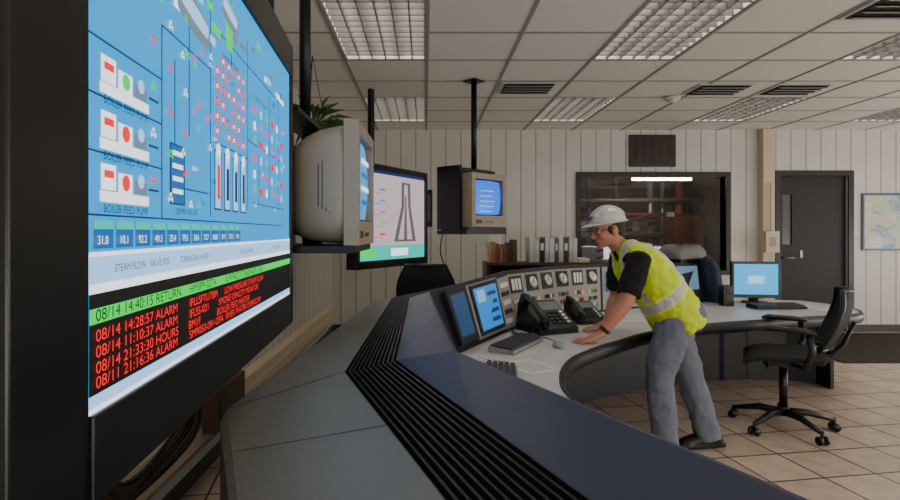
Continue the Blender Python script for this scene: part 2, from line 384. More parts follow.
for a,b in zip(pl,pl[1:]):
    d=V((b[0]-a[0],b[1]-a[1])); L=d.length; an=math.atan2(d.y,d.x)
    m.box(((a[0]+b[0])/2,(a[1]+b[1])/2,.323),(L-.01,.03,.645),DARK,rz=an)
m.b2((3.48,4.72,0),(3.51,5.0,.645),DARK)
m.build('wing_base',console)
def pan(i):
    A,B,C,D=V(IB[i]),V(IB[i+1]),V(R[i+1]),V(R[i])
    nn=(B-A).cross(D-A).normalized()
    if nn.dot(V((.7,-.7,.1)))<0: nn=-nn
    def p(a,b,off=.004):
        return A.lerp(B,a).lerp(D.lerp(C,a),b)+nn*off
    return p,nn
PLATE=mat('instrument_plate',(150,150,147),.45,noise=.05); SCR=mat('console_screen',(20,125,200),.3,emis=1.2); SCRD=mat('console_screen_dark',(24,74,120),.3,emis=.8)
WHT=mat('gauge_white',(225,224,216),.4); RED=mat('red_lamp',(190,40,30),.4); GRNB=mat('green_key',(60,150,80),.4); YEL=mat('amber_key',(210,160,50),.4)
m=MB()
def pq(p,a0,a1,b0,b1,mm,off): m.add([p(a0,b0,off),p(a1,b0,off),p(a1,b1,off),p(a0,b1,off)],[(0,1,2,3)],mm)
def slab(p,a0,a1,b0,b1,mm,o0,o1):
    q=[p(a,b,o) for o in(o0,o1) for a,b in((a0,b0),(a1,b0),(a1,b1),(a0,b1))]
    m.add(q,[(4,5,6,7),(0,1,5,4),(1,2,6,5),(2,3,7,6),(3,0,4,7)],mm)
p,nn=pan(3)
slab(p,.10,.33,.10,.93,BEZ,0,.03); pq(p,.13,.30,.2,.85,SCRD,.031)
slab(p,.36,.78,.06,.93,PLATE,0,.02); slab(p,.385,.76,.1,.9,BEZ,.02,.03); pq(p,.41,.74,.16,.84,SCR,.031)
pq(p,.44,.55,.6,.8,mat('scr_light',(130,190,220),.3,emis=1.1),.0325)
for k in range(4): pq(p,.58,.71,.25+k*.14,.31+k*.14,mat('scr_navy',(15,50,110),.3,emis=.8),.0325)
slab(p,.82,1.0,.04,.9,PLATE,0,.008)
for q in range(5): slab(p,.85,.98,.12+q*.15,.2+q*.15,BLACK if q%2 else WHT,.008,.012)
for seg in (4,5):
    p,nn=pan(seg)
    slab(p,.0,1.0,.04,.92,PLATE,0,.008)
    for k in range(3):
        a=.14+k*.33
        slab(p,a-.12,a+.12,.58,.88,BLACK if (k+seg)%2 else DARK,.008,.013)
        if (seg,k) in ((4,0),(5,1)):
            for q in range(3): slab(p,a-.09+q*.065,a-.045+q*.065,.63,.83,WHT,.013,.016)
        else:
            c=p(a,.73,.013); m.cyl(c,c+nn*.012,.042,WHT,seg=24); c2=c+nn*.012; m.cyl(c2,c2+nn*.002,.006,BLACK); 
            u=(p(1,.5)-p(0,.5)).normalized(); w=nn.cross(u); m.cyl(c2+nn*.001,c2+nn*.001+(u*.4+w).normalized()*.035,.0025,RED)
        for r_ in range(3):
            for q in range(4):
                mm=random.choice([BLACK,BLACK,WHT,WHT,RED,GRNB,YEL,DARK]); aa=a-.1+q*.055; bb=.12+r_*.14
                slab(p,aa,aa+.035,bb,bb+.07,mm,.008,.016)
p,nn=pan(6)
slab(p,.02,.45,.04,.92,PLATE,0,.008)
slab(p,.5,.98,.04,.95,BEZ,0,.03); pq(p,.66,.93,.3,.88,mat('console_screen_bright',(110,150,180),.3,emis=.8),.031)
slab(p,.05,.2,.4,.8,SCRD,.008,.02); slab(p,.25,.42,.4,.8,BLACK,.008,.02)
m.build('instrument_panels',console)
m=MB()
m.tube([(2.70,5.22,.0),(2.70,5.22,.75),(2.68,5.24,1.0),(2.64,5.27,1.09)],[(.09,.22),(.09,.22),(.07,.2),(.03,.16)],BLUE,side=(1,0,0),seg=20)
m.build('end_pod',console)
# ------------------------------------------------------------------ big wall display
def F(o,u,v=(0,0,1)):
    u=V(u).normalized(); v=V(v).normalized(); n_=u.cross(v).normalized(); o=V(o)
    return Matrix(((u.x,v.x,n_.x,o.x),(u.y,v.y,n_.y,o.y),(u.z,v.z,n_.z,o.z),(0,0,0,1)))
def txt(s,Mx,x,y,z,size,mm,parent,name='label',sx=1.0):
    c=bpy.data.curves.new(name,'FONT'); c.body=s; c.size=size; c.materials.append(mm)
    o_=bpy.data.objects.new(name,c); bpy.context.collection.objects.link(o_)
    o_.matrix_world=Mx@Matrix.Translation((x,y,z))@Matrix.Scale(sx,4,(1,0,0)); o_.parent=parent; return o_
W,H=1.403,.835
MD=F((-.433,.70,1.115),(-.09,1.4,0))
disp=empty('wall_display')
E=lambda n,c,s=1.0: mat(n,c,.4,emis=s)
sBG=E('ui_blue',(0,145,212),1.6); sBG2=E('ui_blue_deep',(0,95,165),1.4); sLT=E('ui_pale',(150,195,240),1.7); sW=E('ui_white',(235,242,248),1.8); sK=E('ui_black',(6,4,10),.3); sG=E('ui_green',(10,215,65),1.6)
sR=E('ui_red',(235,12,24),1.7); sGY=E('ui_grey',(110,125,140),1.3); sDB=E('ui_navy',(6,42,98),1.0); sP=E('ui_pink',(215,70,165),1.4); sT=E('ui_teal',(20,185,170),1.5)
m=MB(MD); bw=.115
m.b2((-.15,-bw,-.02),(0,H+.12,.006),BLACK); m.b2((W,-bw,-.02),(W+.045,H+.12,.012),BLACK); m.b2((0,-bw,-.02),(W,0,.012),BLACK); m.b2((0,H,-.02),(W,H+.12,.012),BLACK)
m.b2((-.15,-bw,-.10),(W+.045,H+.12,-.02),BLACK)
m.b2((.0,.02,-.30),(W-.15,H-.02,-.10),BLACK)
m.build('housing',disp,bevel=.003)
m=MB(); m.tube([(-.60,2.06,1.6),(-.60,2.06,CH-.006)],.035,BLKMET,seg=12); m.b2((-.64,2.02,CH-.02),(-.5,2.12,CH-.006),BLKMET); m.tube([(-.64,1.2,1.85),(-.64,1.2,CH-.006)],.035,BLKMET,seg=12); m.build('ceiling_mount',disp)
m=MB(MD)
def rc(s0,s1,t0,t1,mm,z): m.b2((s0*W,(1-t1)*H,z-.0006),(s1*W,(1-t0)*H,z),mm)
def disc(s,t,r,mm,z,n=14):
    m.add([(s*W+r*math.cos(2*math.pi*k/n),(1-t)*H+r*math.sin(2*math.pi*k/n),z) for k in range(n)],[tuple(range(n))],mm)
def valve(s,t,r,mm,z=.0064):
    x,y=s*W,(1-t)*H
    m.add([(x-r,y-r*.6,z),(x,y,z),(x-r,y+r*.6,z),(x+r,y+r*.6,z),(x+r,y-r*.6,z)],[(0,1,2),(3,1,4)],mm); disc(s,t-r*.9/H,r*.45,mm,z)
rc(0,1,0,1,sBG,.004)
rc(0,1,.755,.80,sLT,.0052); rc(0,1,.75,.757,sW,.0058); rc(0,1,.80,.815,sW,.0058)
rc(0,1,.815,.972,sK,.0058); rc(0,1,.972,1,sLT,.0052); rc(0,1,.992,1,sW,.0056)
rc(0,1,.838,.862,sG,.0064)
for k in range(12): rc(.008+k*.042,.044+k*.042,.70,.745,sBG2,.0054); rc(.008+k*.042,.044+k*.042,.70,.714,sT,.0058)
rc(.0,.9,.69,.693,sDB,.0054)
for t in (.455,.545,.63):
    rc(.02,.125,t+.022,t+.040,sW,.005); rc(.022,.05,t-.022,t+.02,sW,.005); rc(.055,.085,t-.012,t+.022,sW,.0052); disc(.07,t+.004,.012,sR if t>.5 else sG,.0058); rc(.027,.045,t-.012,t+.0,sR,.0056); rc(.092,.118,t-.005,t+.02,sGY,.005); disc(.105,t-.004,.011,sLT,.0056); rc(.125,.15,t+.006,t+.01,sDB,.0056)
for (a,b,c,d) in ((.0,.16,.41,.413),(.0,.16,.50,.503),(.0,.16,.59,.593),(.16,.162,.3,.69),(.163,.34,.3,.303),(.34,.342,.1,.68),(.2,.202,.35,.62),(.2,.33,.62,.623),(.56,.562,.1,.65),(.563,.9,.42,.423),(.75,.752,.2,.6),(.36,.9,.18,.183),(.6,.92,.62,.623),(.25,.252,.05,.5),(.0,.3,.2,.203),(.45,.452,.05,.24),(.65,.652,.45,.62),(.85,.852,.18,.62),(.36,.56,.48,.483)): rc(a,b,c,d,sDB,.005)
for k in range(6):
    for j in range(6):
        if (k*5+j*3)%7==0: continue
        disc(.372+j*.031,.25+k*.04,.0125,sR,.0052); disc(.372+j*.031,.25+k*.04,.006,sW if (k+j)%3 else sBG,.0058,8)
for k in range(4):
    rc(.36+k*.05,.395+k*.05,.50,.66,sDB,.005); rc(.364+k*.05,.391+k*.05,.505,.655,sLT,.0054); rc(.371+k*.05,.385+k*.05,.54,.63,sR if k==0 else sDB,.0062); disc(.378+k*.05,.50,.016,sW,.0058)
rc(.185,.235,.53,.66,sDB,.005); rc(.188,.232,.533,.657,sBG2,.0054)
for k in range(4): rc(.193,.227,.545+k*.027,.555+k*.027,sW,.0058)
for k in range(6):
    for j in range(6):
        c_=[sP,sP,sW,sR,sG,sLT][(k*2+j*5)%6]
        s_,t_=.60+j*.055,.29+k*.055
        if (k+j)%3==0: rc(s_,s_+.03,t_,t_+.025,c_,.0052)
        elif (k+j)%3==1: disc(s_+.015,t_+.012,.014,c_,.0052)
        else: valve(s_+.015,t_+.012,.014,c_)
for k in range(14): valve(.135+.05*(k%3),.26+k*.03,.009,[sR,sW,sG,sR][k%4])
for k in range(16): valve(random.uniform(.22,.34),random.uniform(.22,.66),.008,random.choice([sR,sG,sW]))
for k in range(26):
    a=random.uniform(.05,.93); b=random.uniform(.05,.24); w_=random.uniform(.015,.05)
    rc(a,a+w_,b,b+.02,random.choice([sLT,sW,sT,sGY,sBG2,sG]),.0056+.00002*k)
rc(.42,.455,.06,.2,sG,.0058)
m.build('screen_face',disp)
m=MB(MD)
def tank(cx,cy,rx,ry,mm,z,an=0):
    vs=[]
    for k in range(28):
        t=2*math.pi*k/28; x=rx*max(-.8,min(.8,math.cos(t)*1.2)); y=ry*math.sin(t)
        vs.append((cx+x*math.cos(an)-y*math.sin(an),cy+x*math.sin(an)+y*math.cos(an),z))
    m.add(vs,[tuple(range(28))],mm)
for c,r_ in (((.115,.655),(.09,.034)),((.38,.655),(.11,.034)),((.62,.75),(.08,.028))):
    tank(c[0],c[1],r_[0],r_[1],sGY,.0062,-.15); tank(c[0],c[1]+.008,r_[0]*.9,r_[1]*.5,sLT,.0068,-.15)
m.build('tank_symbols',disp)
rows=[('08/14 14:40:15 RETURN     HMSPF-02TA        SURFACE CONDENSER LEVEL',.858,sK),('08/14 14:28:57 ALARM       IPLLSFTUTBM      LOW PRESSURE STEAM FLOW',.890,sR),('08/14 11:10:37 ALARM       IFLSS-021        SMOKE OPACITY MONITOR',.915,sR),('08/14 21:33:30 HOURS      BM1F             BOILER FEED MASTER',.940,sR),('08/11 21:16:36 ALARM       SM9050-091-OPA  RIVER WATER OVERFLOW',.963,sR)]
for s_,t,mm in rows: txt(s_,MD,.012,(1-t)*H,.0072,.0225,mm,disp,'alarm_row',sx=1.3)
for s_,x,t in (('BOILER FEED PUMP',.03,.512),('BOILER FEED PUMP',.03,.602),('BOILER FEED PUMP',.03,.687),('DEMIN WATER',.28,.68),('TURBINE BLR MASTER',.30,.785),('STEAM FLOW   VALVE POS',.06,.785),('FUEL GAS HEADER',.7,.785),('HEADER PRESSURE',.55,.24),('STEAM TO TURBINE',.86,.27),('TREND  DETAIL',1.1,.785)): txt(s_,MD,x,(1-t)*H,.0078,.016,sDB,disp,'screen_label')
for k in range(12): txt('%d.%d'%(random.randint(10,99),k%10),MD,(.011+k*.042)*W,(1-.738)*H,.0078,.0165,sW,disp,'value_label')
for k in range(22): txt('%d.%d'%(random.randint(10,999),k%10),MD,random.uniform(.14,.95)*W,(1-random.uniform(.22,.66))*H,.0078,.013,sW if k%2 else sDB,disp,'value_label')
m=MB()
for k in range(6):
    o=.025*k
    m.tube(catmull([(-.66+.01*k,1.05+o,1.05),(-.68,1.1+o,.9),(-.72-.01*k,1.25+o,.72),(-.8,1.5+.6*o,.62+.01*k),(-.78-.02*k,1.85+o,.66),(-.8,2.0,.8),(-.72,2.05,1.02)],5),.008,[BLACK,BRN,BLKMET][k%3],seg=6)
m.build('cable_bundle')
# ------------------------------------------------------------------ second wall display
d2=empty('flat_panel_display')
o=V((-.56,4.62,1.10)); u=V((.56,1.0,0)); W2,H2=1.12,.80
M2=F(o,u)
m=MB(M2)
m.b2((-.05,-.07,-.09),(W2+.05,H2+.05,.0),BLACK); m.b2((-.05,-.07,0),(W2+.05,0,.02),BLACK); m.b2((-.05,H2,0),(W2+.05,H2+.05,.02),BLACK); m.b2((-.05,0,0),(0,H2,.02),BLACK); m.b2((W2,0,0),(W2+.05,H2,.02),BLACK)
m.b2((.5,.3,-.28),(.62,.5,-.09),BLKMET); m.b2((.53,.3,-.28),(.59,CH-1.12,-.24),BLKMET)
m.build('housing',d2,bevel=.005)
m=MB(M2)
P1=E('ui2_white',(198,176,186),1.2); P2=E('ui2_grey',(112,104,106),.9)
m.b2((0,0,0),(W2,H2,.004),P1); m.b2((0,0,.004),(W2,.13,.005),sT); m.b2((.03,.03,.005),(.25,.1,.006),sG); m.b2((.5,.03,.005),(.8,.1,.006),sW); m.b2((0,H2-.03,.004),(W2,H2,.005),sDB)
m.add([(.55,.16,.006),(.95,.16,.006),(.85,.5,.006),(.84,.72,.006),(.68,.72,.006),(.68,.5,.006)],[(0,1,2,3,4,5)],P2)
m.add([(.62,.18,.007),(.88,.18,.007),(.80,.5,.007),(.79,.7,.007),(.73,.7,.007),(.73,.5,.007)],[(0,1,2,3,4,5)],P1)
m.add([(.72,.18,.008),(.78,.18,.008),(.765,.6,.008),(.745,.6,.008)],[(0,1,2,3)],P2)
for k in range(5): m.b2((.1,.2+k*.1,.005),(.35,.205+k*.1,.006),sGY); m.b2((.32,.22+k*.1,.005),(.40,.24+k*.1,.006),[sR,sG,sP,sBG,sGY][k])
m.build('screen_face',d2)
# ------------------------------------------------------------------ CRT televisions
CRTB=mat('crt_beige',(150,138,120),.45); CRTG=mat('crt_brown',(62,53,46),.5)
def crt(name,c,face,w,h,dep,case,back,scr,poles,bez=None,f=.16,rounded=False):
    an=math.atan2(face[1],face[0])+math.pi/2
    Mx=Matrix.Translation(V(c))@Matrix.Rotation(an,4,'Z')
    e=empty(name)
    bz=bez or case
    m=MB(Mx)
    t=.05; ff=.06 if rounded else f
    m.b2((-w/2,-.0,-h/2),(-w/2+t,ff,h/2),case); m.b2((w/2-t,0,-h/2),(w/2,ff,h/2),case); m.b2((-w/2+t,0,h/2-t),(w/2-t,ff,h/2),case); m.b2((-w/2+t,0,-h/2),(w/2-t,ff,-h/2+t+.05),case)
    m.b2((-w/2+t,.045,-h/2+t),(w/2-t,ff,h/2-t),bz)
    if not rounded:
        m.frus((0,f,0),(w-.01,h-.01),(0,f+(dep-f)*.55,-.01),(w*.86,h*.84),back)
        m.frus((0,f+(dep-f)*.55,-.01),(w*.7,h*.7),(0,dep,-.03),(w*.5,h*.5),back)
    for k in range(3): m.cyl((-.05+k*.04,-.004,-h/2+.045),(-.05+k*.04,.01,-h/2+.045),.008,BLACK)
    m.b2((-w/2+.06,-.003,-h/2+.03),(-w/2+.14,.0,-h/2+.06),BLACK)
    m.build('cabinet',e,bevel=.016)
    if rounded:
        m=MB(Mx)
        m.shell([(.05,w*.985,h*.985,0),(.10,w*.985,h*.985,0),(.17,w*.96,h*.95,-.004),(.23,w*.90,h*.88,-.012),(.27,w*.84,h*.80,-.018)],case)
        m.shell([(.265,w*.83,h*.79,-.018),(.34,w*.76,h*.70,-.03),(.42,w*.66,h*.60,-.04),(dep,w*.5,h*.46,-.05)],back)
        for k in range(8): m.box((-w/2+.012+.0035*max(0,k-4)*2,.10+k*.016,-.01),(.008,.004,h*.5-.02*k),CRTG)
        m.build('rear_shell',e)
    m=MB(Mx); sw=w/2-t-.01; z0=-h/2+t+.06; z1=h/2-t-.01; N=10; vs=[];fs=[]
    for i in range(N+1):
        for j in range(N+1):
            a=-1+2*i/N;b=-1+2*j/N
            sx=a*sw*(1-.03*b*b); sz=(z0+z1)/2+b*(z1-z0)/2*(1-.03*a*a)
            vs.append((sx,.035-.025*(1-a*a*.5-b*b*.5),sz))
    for i in range(N):
        for j in range(N): fs.append((i*(N+1)+j,(i+1)*(N+1)+j,(i+1)*(N+1)+j+1,i*(N+1)+j+1))
    m.add(vs,fs,scr,True); m.build('picture_tube',e)
    m=MB(Mx)
    m.b2((-w/2-.03,.02,-h/2-.03),(w/2+.03,dep-.05,-h/2-.002),BLKMET)
    for sx in (-1,1): m.b2((sx*(w/2+.012)-.008,f,-h/2-.03),(sx*(w/2+.012)+.008,f+.10,h/2+.05),BLKMET)
    m.b2((-w/2-.02,f-.02,h/2+.03),(w/2+.02,f+.12,h/2+.05),BLKMET)
    m.b2((-w/2-.03,dep-.1,-h/2-.03),(w/2+.03,dep-.06,-h/2+.08),BLKMET)
    for px in poles: m.cyl((px,f+.02,h/2+.04),(px,f+.02,CH-c[2]-.006),.026,BLKMET,seg=12)
    for px in poles: m.b2((px-.07,f-.05,CH-c[2]-.016),(px+.07,f+.09,CH-c[2]-.006),BLKMET)
    m.build('ceiling_bracket',e)
    return Mx,e
Mx,e=crt('crt_television',(-.262,2.48,1.55),(1,-.02),.54,.51,.5,CRTB,CRTG,E('crt_glow',(60,145,210),1.4),[0],bez=BLACK,f=.26,rounded=True)
m=MB(Mx)
for k in range(4): m.b2((-.12,.006,-.08+k*.06),(.1,.0068,-.06+k*.06),sW if k%2 else sBG2)
m.build('screen_text',e)
Mx,e=crt('crt_television',(.575,4.88,1.63),(.72,-.69),.50,.47,.38,CRTB,BLKMET,E('crt_blue',(20,100,215),1.7),[0],bez=BLACK)
m=MB(Mx); 
for k in range(5): m.b2((-.13,.0085,-.10+k*.045),(.05+.02*(k%3),.0095,-.095+k*.045),sLT)
m.build('screen_text',e)
m=MB(Mx); m.b2((-.30,.10,-.26),(-.265,.36,.30),BLKMET); m.b2((-.30,.20,.26),(.28,.36,.30),BLKMET); m.b2((-.3,.02,-.3),(.28,.36,-.265),BLKMET)
m.tube(catmull([(-.29,.30,-.28),(-.30,.32,-.45),(-.26,.30,-.6),(-.22,.32,-.72)],5),.006,BLACK,seg=6)
m.build('side_shroud',e)
# ------------------------------------------------------------------ desk equipment
def keyboard(name,c,rz,col):
    Mx=Matrix.Translation(V(c))@Matrix.Rotation(rz,4,'Z'); m=MB(Mx)
    m.frus((0,-.075,.0115),(.44,.019),(0,.075,.017),(.44,.03),col)
    for r_ in range(5):
        for k in range(14): m.box((-.2+k*.0305,-.055+r_*.027,.028+r_*.0022),(.024,.021,.012),KEYD)
    m.build(name)
KEYD=mat('key_caps',(60,60,64),.5); KG=mat('keyboard_grey',(150,148,142),.5)
keyboard('keyboard',(.52,3.12,.7),math.radians(58),KG)
keyboard('keyboard',(.33,2.40,.7),math.radians(82),KG)
keyboard('keyboard',(2.99,4.68,.7),math.radians(4),BLACK)
def phone(name,c,rz,s=1.0):
    Mx=Matrix.Translation(V(c))@Matrix.Rotation(rz,4,'Z')@Matrix.Scale(s,4); m=MB(Mx)
    vs=[(-.12,-.11,0),(.12,-.11,0),(.12,.11,0),(-.12,.11,0),(-.12,-.11,.03),(.12,-.11,.03),(.12,.09,.15),(-.12,.09,.15)]
    m.add(vs,[(0,3,2,1),(4,5,6,7),(0,1,5,4),(1,2,6,5),(2,3,7,6),(3,0,4,7)],BLACK)
    sl=math.atan2(.12,.2)
    def on(x,d,h): return (x,-.11+d*math.cos(sl),.03+d*math.sin(sl)+h)
    m.box(on(.04,.17,.006),(.12,.07,.01),mat('phone_lcd',(110,125,120),.3),rx=sl)
    for r_ in range(4):
        for k in range(4): m.box(on(-.005+k*.03,.04+r_*.027,.005),(.02,.016,.008),KEYD if k<3 else WHT,rx=sl)
    pts=[on(-.085,.0,.03),on(-.085,.03,.045),on(-.085,.12,.055),on(-.085,.2,.045),on(-.085,.235,.028)]
    m.tube(pts,[(.02,.018),(.027,.014),(.018,.012),(.027,.014),(.02,.018)],BLACK,side=(1,0,0),seg=12)
    m.box(on(-.085,.02,.015),(.04,.04,.03),BLACK,rx=sl); m.box(on(-.085,.215,.015),(.04,.04,.03),BLACK,rx=sl)
    m.tube(catmull([(-.12,-.06,.02),(-.2,-.1,.012),(-.22,-.02,.01),(-.15,.08,.012),(-.11,.1,.02)],6),.006,BLACK,seg=6)
    m.build(name,bevel=.004)
phone('desk_telephone',(.80,3.62,.7),math.radians(25),1.25)
phone('desk_telephone',(1.15,3.97,.7),math.radians(20),.95)
def papers(lst):
    m=MB()
    for i,(x,y,a,w_,h_) in enumerate(lst):
        m.box((x,y,.7015),(w_,h_,.003),PAP,rz=a)
        for k in range(6): m.box((x-(-.09+k*.03)*math.sin(a),y+(-.09+k*.03)*math.cos(a),.7034),(w_*.7,.005,.0006),KEYD,rz=a)
    m.build('paper_sheets')
papers([(.30,2.78,.9,.16,.2)]); papers([(.50,2.66,.5,.20,.26)]); papers([(1.52,4.12,.4,.21,.28)]); papers([(3.33,4.72,.2,.21,.28)])
m=MB(); m.ell((.75,3.10,.71),(.03,.05,.022),KG,zmin=-.4); m.tube(catmull([(.75,3.15,.712),(.77,3.25,.704),(.72,3.4,.704)],4),.0025,BLACK,seg=6); m.build('computer_mouse')
e=empty('computer_monitor'); Mx=Matrix.Translation((3.02,5.02,.70))@Matrix.Rotation(math.radians(-8),4,'Z')
m=MB(Mx); w_,h_=.42,.33; z0=.05
m.b2((-w_/2,0,z0),(w_/2,.04,z0+h_),BLACK); m.b2((-w_/2,-.012,z0),(-w_/2+.022,0,z0+h_),BLACK); m.b2((w_/2-.022,-.012,z0),(w_/2,0,z0+h_),BLACK); m.b2((-w_/2+.022,-.012,z0),(w_/2-.022,0,z0+.03),BLACK); m.b2((-w_/2+.022,-.012,z0+h_-.022),(w_/2-.022,0,z0+h_),BLACK)
m.b2((-.04,.04,.01),(.04,.07,.2),BLACK); m.cyl((0,.03,0.001),(0,.03,.014),.11,BLACK)
m.build('housing',e,bevel=.004)
m=MB(Mx); m.b2((-w_/2+.022,-.004,z0+.03),(w_/2-.022,-.001,z0+h_-.022),E('lcd_cyan',(30,160,215),1.6)); m.b2((-.07,-.006,z0+.13),(.07,-.004,z0+.20),E('lcd_box',(140,210,230),1.6)); m.build('screen_face',e)
m=MB(); m.box((2.66,4.86,.79),(.09,.09,.18),BLACK); m.cyl((2.66,4.815,.84),(2.66,4.81,.84),.03,KEYD); m.cyl((2.66,4.815,.77),(2.66,4.81,.77),.035,KEYD); m.build('desk_speaker',bevel=.008)
m=MB(Matrix.Translation((2.50,5.36,1.025))@Matrix.Rotation(math.radians(28),4,'Z'))
GD=mat('device_grey',(120,119,118),.45)
m.tube([(-.2,0,.06),(-.17,0,.08),(.17,0,.08),(.2,0,.06)],[(.06,.12),(.13,.15),(.13,.15),(.06,.12)],GD,side=(0,0,1),seg=20)
m.box((0,0,.035),(.42,.3,.07),BLACK)
for k in range(7): m.box((-.12+k*.04,-.02,.205),(.015,.2,.012),KEYD)
m.build('desk_printer')
WD=mat('credenza_wood',(96,72,52),.5,noise=.2,nscale=12)
m=MB(); a,b,y0,y1,zt=.66,1.85,5.95,6.32,1.02
m.b2((a,y0,zt-.03),(b,y1,zt),WD); m.b2((a,y0,0),(a+.03,y1,zt-.03),WD); m.b2((b-.03,y0,0),(b,y1,zt-.03),WD); m.b2((a+.03,y1-.02,0),(b-.03,y1,zt-.03),WD); m.b2((a+.03,y0,.5),(b-.03,y1-.02,.52),WD); m.b2((a+.03,y0,.05),(b-.03,y1-.02,.08),WD)
m.build('bookcase')
m=MB(); x=1.14; cols=[(220,218,210),(210,208,202),(40,42,50),(215,213,208),(225,224,220),(90,100,120),(215,214,210),(60,60,62),(200,198,194),(222,220,214)]
for k in range(10):
    w_=random.uniform(.04,.06); h_=random.uniform(.24,.29); mm=mat('binder_%d'%k,cols[k],.5)
    m.b2((x,6.0,1.02),(x+w_-.004,6.27,1.02+h_),mm); m.b2((x+.01,5.998,1.02+h_*.5),(x+w_-.014,6.0,1.02+h_*.8),PAP); x+=w_
m.b2((x+.01,6.0,1.02),(x+.13,6.25,1.06),PAP)
m.build('ring_binders')
m=MB(); x=.70
for k in range(7):
    w_=random.uniform(.03,.06); h_=random.uniform(.16,.27); mm=mat('book_%d'%k,random.choice([(130,84,55),(90,66,50),(170,128,92),(80,60,46),(196,168,128)]),.6)
    m.b2((x,6.0,1.02),(x+w_-.004,6.22,1.02+h_),mm); x+=w_
m.build('books')
# ------------------------------------------------------------------ office chairs
MESHB=mat('chair_mesh',(26,27,30),.7,bump=.4,bscale=500); CHF=mat('chair_frame',(20,20,23),.4)
def chair(name,c,rz,seat=.47,topz=.96,bwid=.20):
    e=empty(name); Mx=Matrix.Translation(V(c))@Matrix.Rotation(rz,4,'Z')
    m=MB(Mx)
    for k in range(5):
        a=math.radians(72*k+20); d=V((math.cos(a),math.sin(a),0))
        m.tube([V((0,0,.115))+d*.03,V((0,0,.115))+d*.15,V((0,0,.075))+d*.31],[(.028,.026),(.024,.022),(.014,.016)],CHF,side=(0,0,1),seg=10)
        q=d*.315; t_=V((-d.y,d.x,0))
        for s_ in (-1,1): m.cyl(q+V((0,0,.028))+t_*(s_*.012),q+V((0,0,.028))+t_*(s_*.03),.028,BLACK,seg=14)
        m.cyl(q+V((0,0,.03)),q+V((0,0,.09)),.01,CHF,seg=8)
    m.cyl((0,0,.09),(0,0,.15),.035,CHF); m.cyl((0,0,.15),(0,0,seat-.09),.026,BLACK)
    m.box((0.0,0,seat-.07),(.24,.14,.06),CHF)
    m.tube([(-.1,.0,seat-.08),(-.1,-.2,seat-.085)],.008,CHF,seg=8)
    m.build('star_base',e)
    m=MB(Mx); nx,ny=12,10; vs=[];fs=[]
    for sft in (0,-.03):
        for i in range(nx+1):
            for j in range(ny+1):
                a=-1+2*i/nx; b=-1+2*j/ny
                w_=.25*(1-.12*abs(a)**3)
                x=a*.24; y=b*w_; z=seat-.015*(1-b*b)-(.05*max(0,-a-.4)**2*2.5)+.02*max(0,a)+sft
                vs.append((x,y,z))
    L=(nx+1)*(ny+1)
    for i in range(nx):
        for j in range(ny):
            q=(i*(ny+1)+j,(i+1)*(ny+1)+j,(i+1)*(ny+1)+j+1,i*(ny+1)+j+1); fs.append(q); fs.append(tuple(L+k for k in reversed(q)))
    for i in range(nx):
        for j in (0,ny): fs.append((i*(ny+1)+j,(i+1)*(ny+1)+j,L+(i+1)*(ny+1)+j,L+i*(ny+1)+j))
    for j in range(ny):
        for i in (0,nx): fs.append((i*(ny+1)+j,i*(ny+1)+j+1,L+i*(ny+1)+j+1,L+i*(ny+1)+j))
    m.add(vs,fs,MESHB,True); m.build('seat',e)
    m=MB(Mx); vs=[];fs=[]; N=14
    hb=topz-seat-.05
    def bp(t,b,o=0):
        w_=bwid+.06*math.sin(math.pi*min(1,t*.9+.12)); 
        x=.24+.14*t+.03*math.sin(t*math.pi*1.0)-.07*(b*b)+o-.05*max(0,t-.8)
        return (x,b*w_*(1-.25*max(0,t-.75)*2),seat+.05+hb*t)
    for sft in (0,.018):
        for i in range(N+1):
            for j in range(N+1): vs.append(bp(i/N,-1+2*j/N,sft))
    L=(N+1)**2
    for i in range(N):
        for j in range(N):
            q=(i*(N+1)+j,(i+1)*(N+1)+j,(i+1)*(N+1)+j+1,i*(N+1)+j+1); fs.append(q); fs.append(tuple(L+k for k in reversed(q)))
    m.add(vs,fs,MESHB,True)
    loop=[bp(0,b/6,.009) for b in range(-6,7)]+[bp(t/10,1,.009) for t in range(1,11)]+[bp(1,b/6,.009) for b in range(5,-7,-1)]+[bp(t/10,-1,.009) for t in range(9,-1,-1)]
    m.tube(loop,.015,CHF,seg=8)
    m.tube([(.05,0,seat-.07),(.22,0,seat-.06),(.33,0,seat+.08),(.39,0,seat+hb*.6)],[(.03,.02),(.03,.018),(.03,.015),(.05,.012)],CHF,side=(0,1,0),seg=10)
    m.build('backrest',e)
    m=MB(Mx)
    for s_ in (-1,1):
        y=s_*.29
        m.tube([(.05,s_*.10,seat-.07),(.10,y,seat-.05),(.14,y,seat+.06),(.12,y,seat+.17)],[(.02,.015)]*4,CHF,side=(1,0,0),seg=10)
        m.tube([(-.12,y,seat+.185),(-.08,y,seat+.195),(.1,y,seat+.19),(.16,y,seat+.18)],[(.025,.01),(.045,.018),(.045,.018),(.03,.012)],BLACK,side=(0,1,0),seg=12)
    m.build('armrests',e)
chair('office_chair',(2.47,3.79,0),math.radians(-30),.53,.97,.155)
chair('office_chair',(.06,5.10,0),math.radians(-100),.52,1.06)
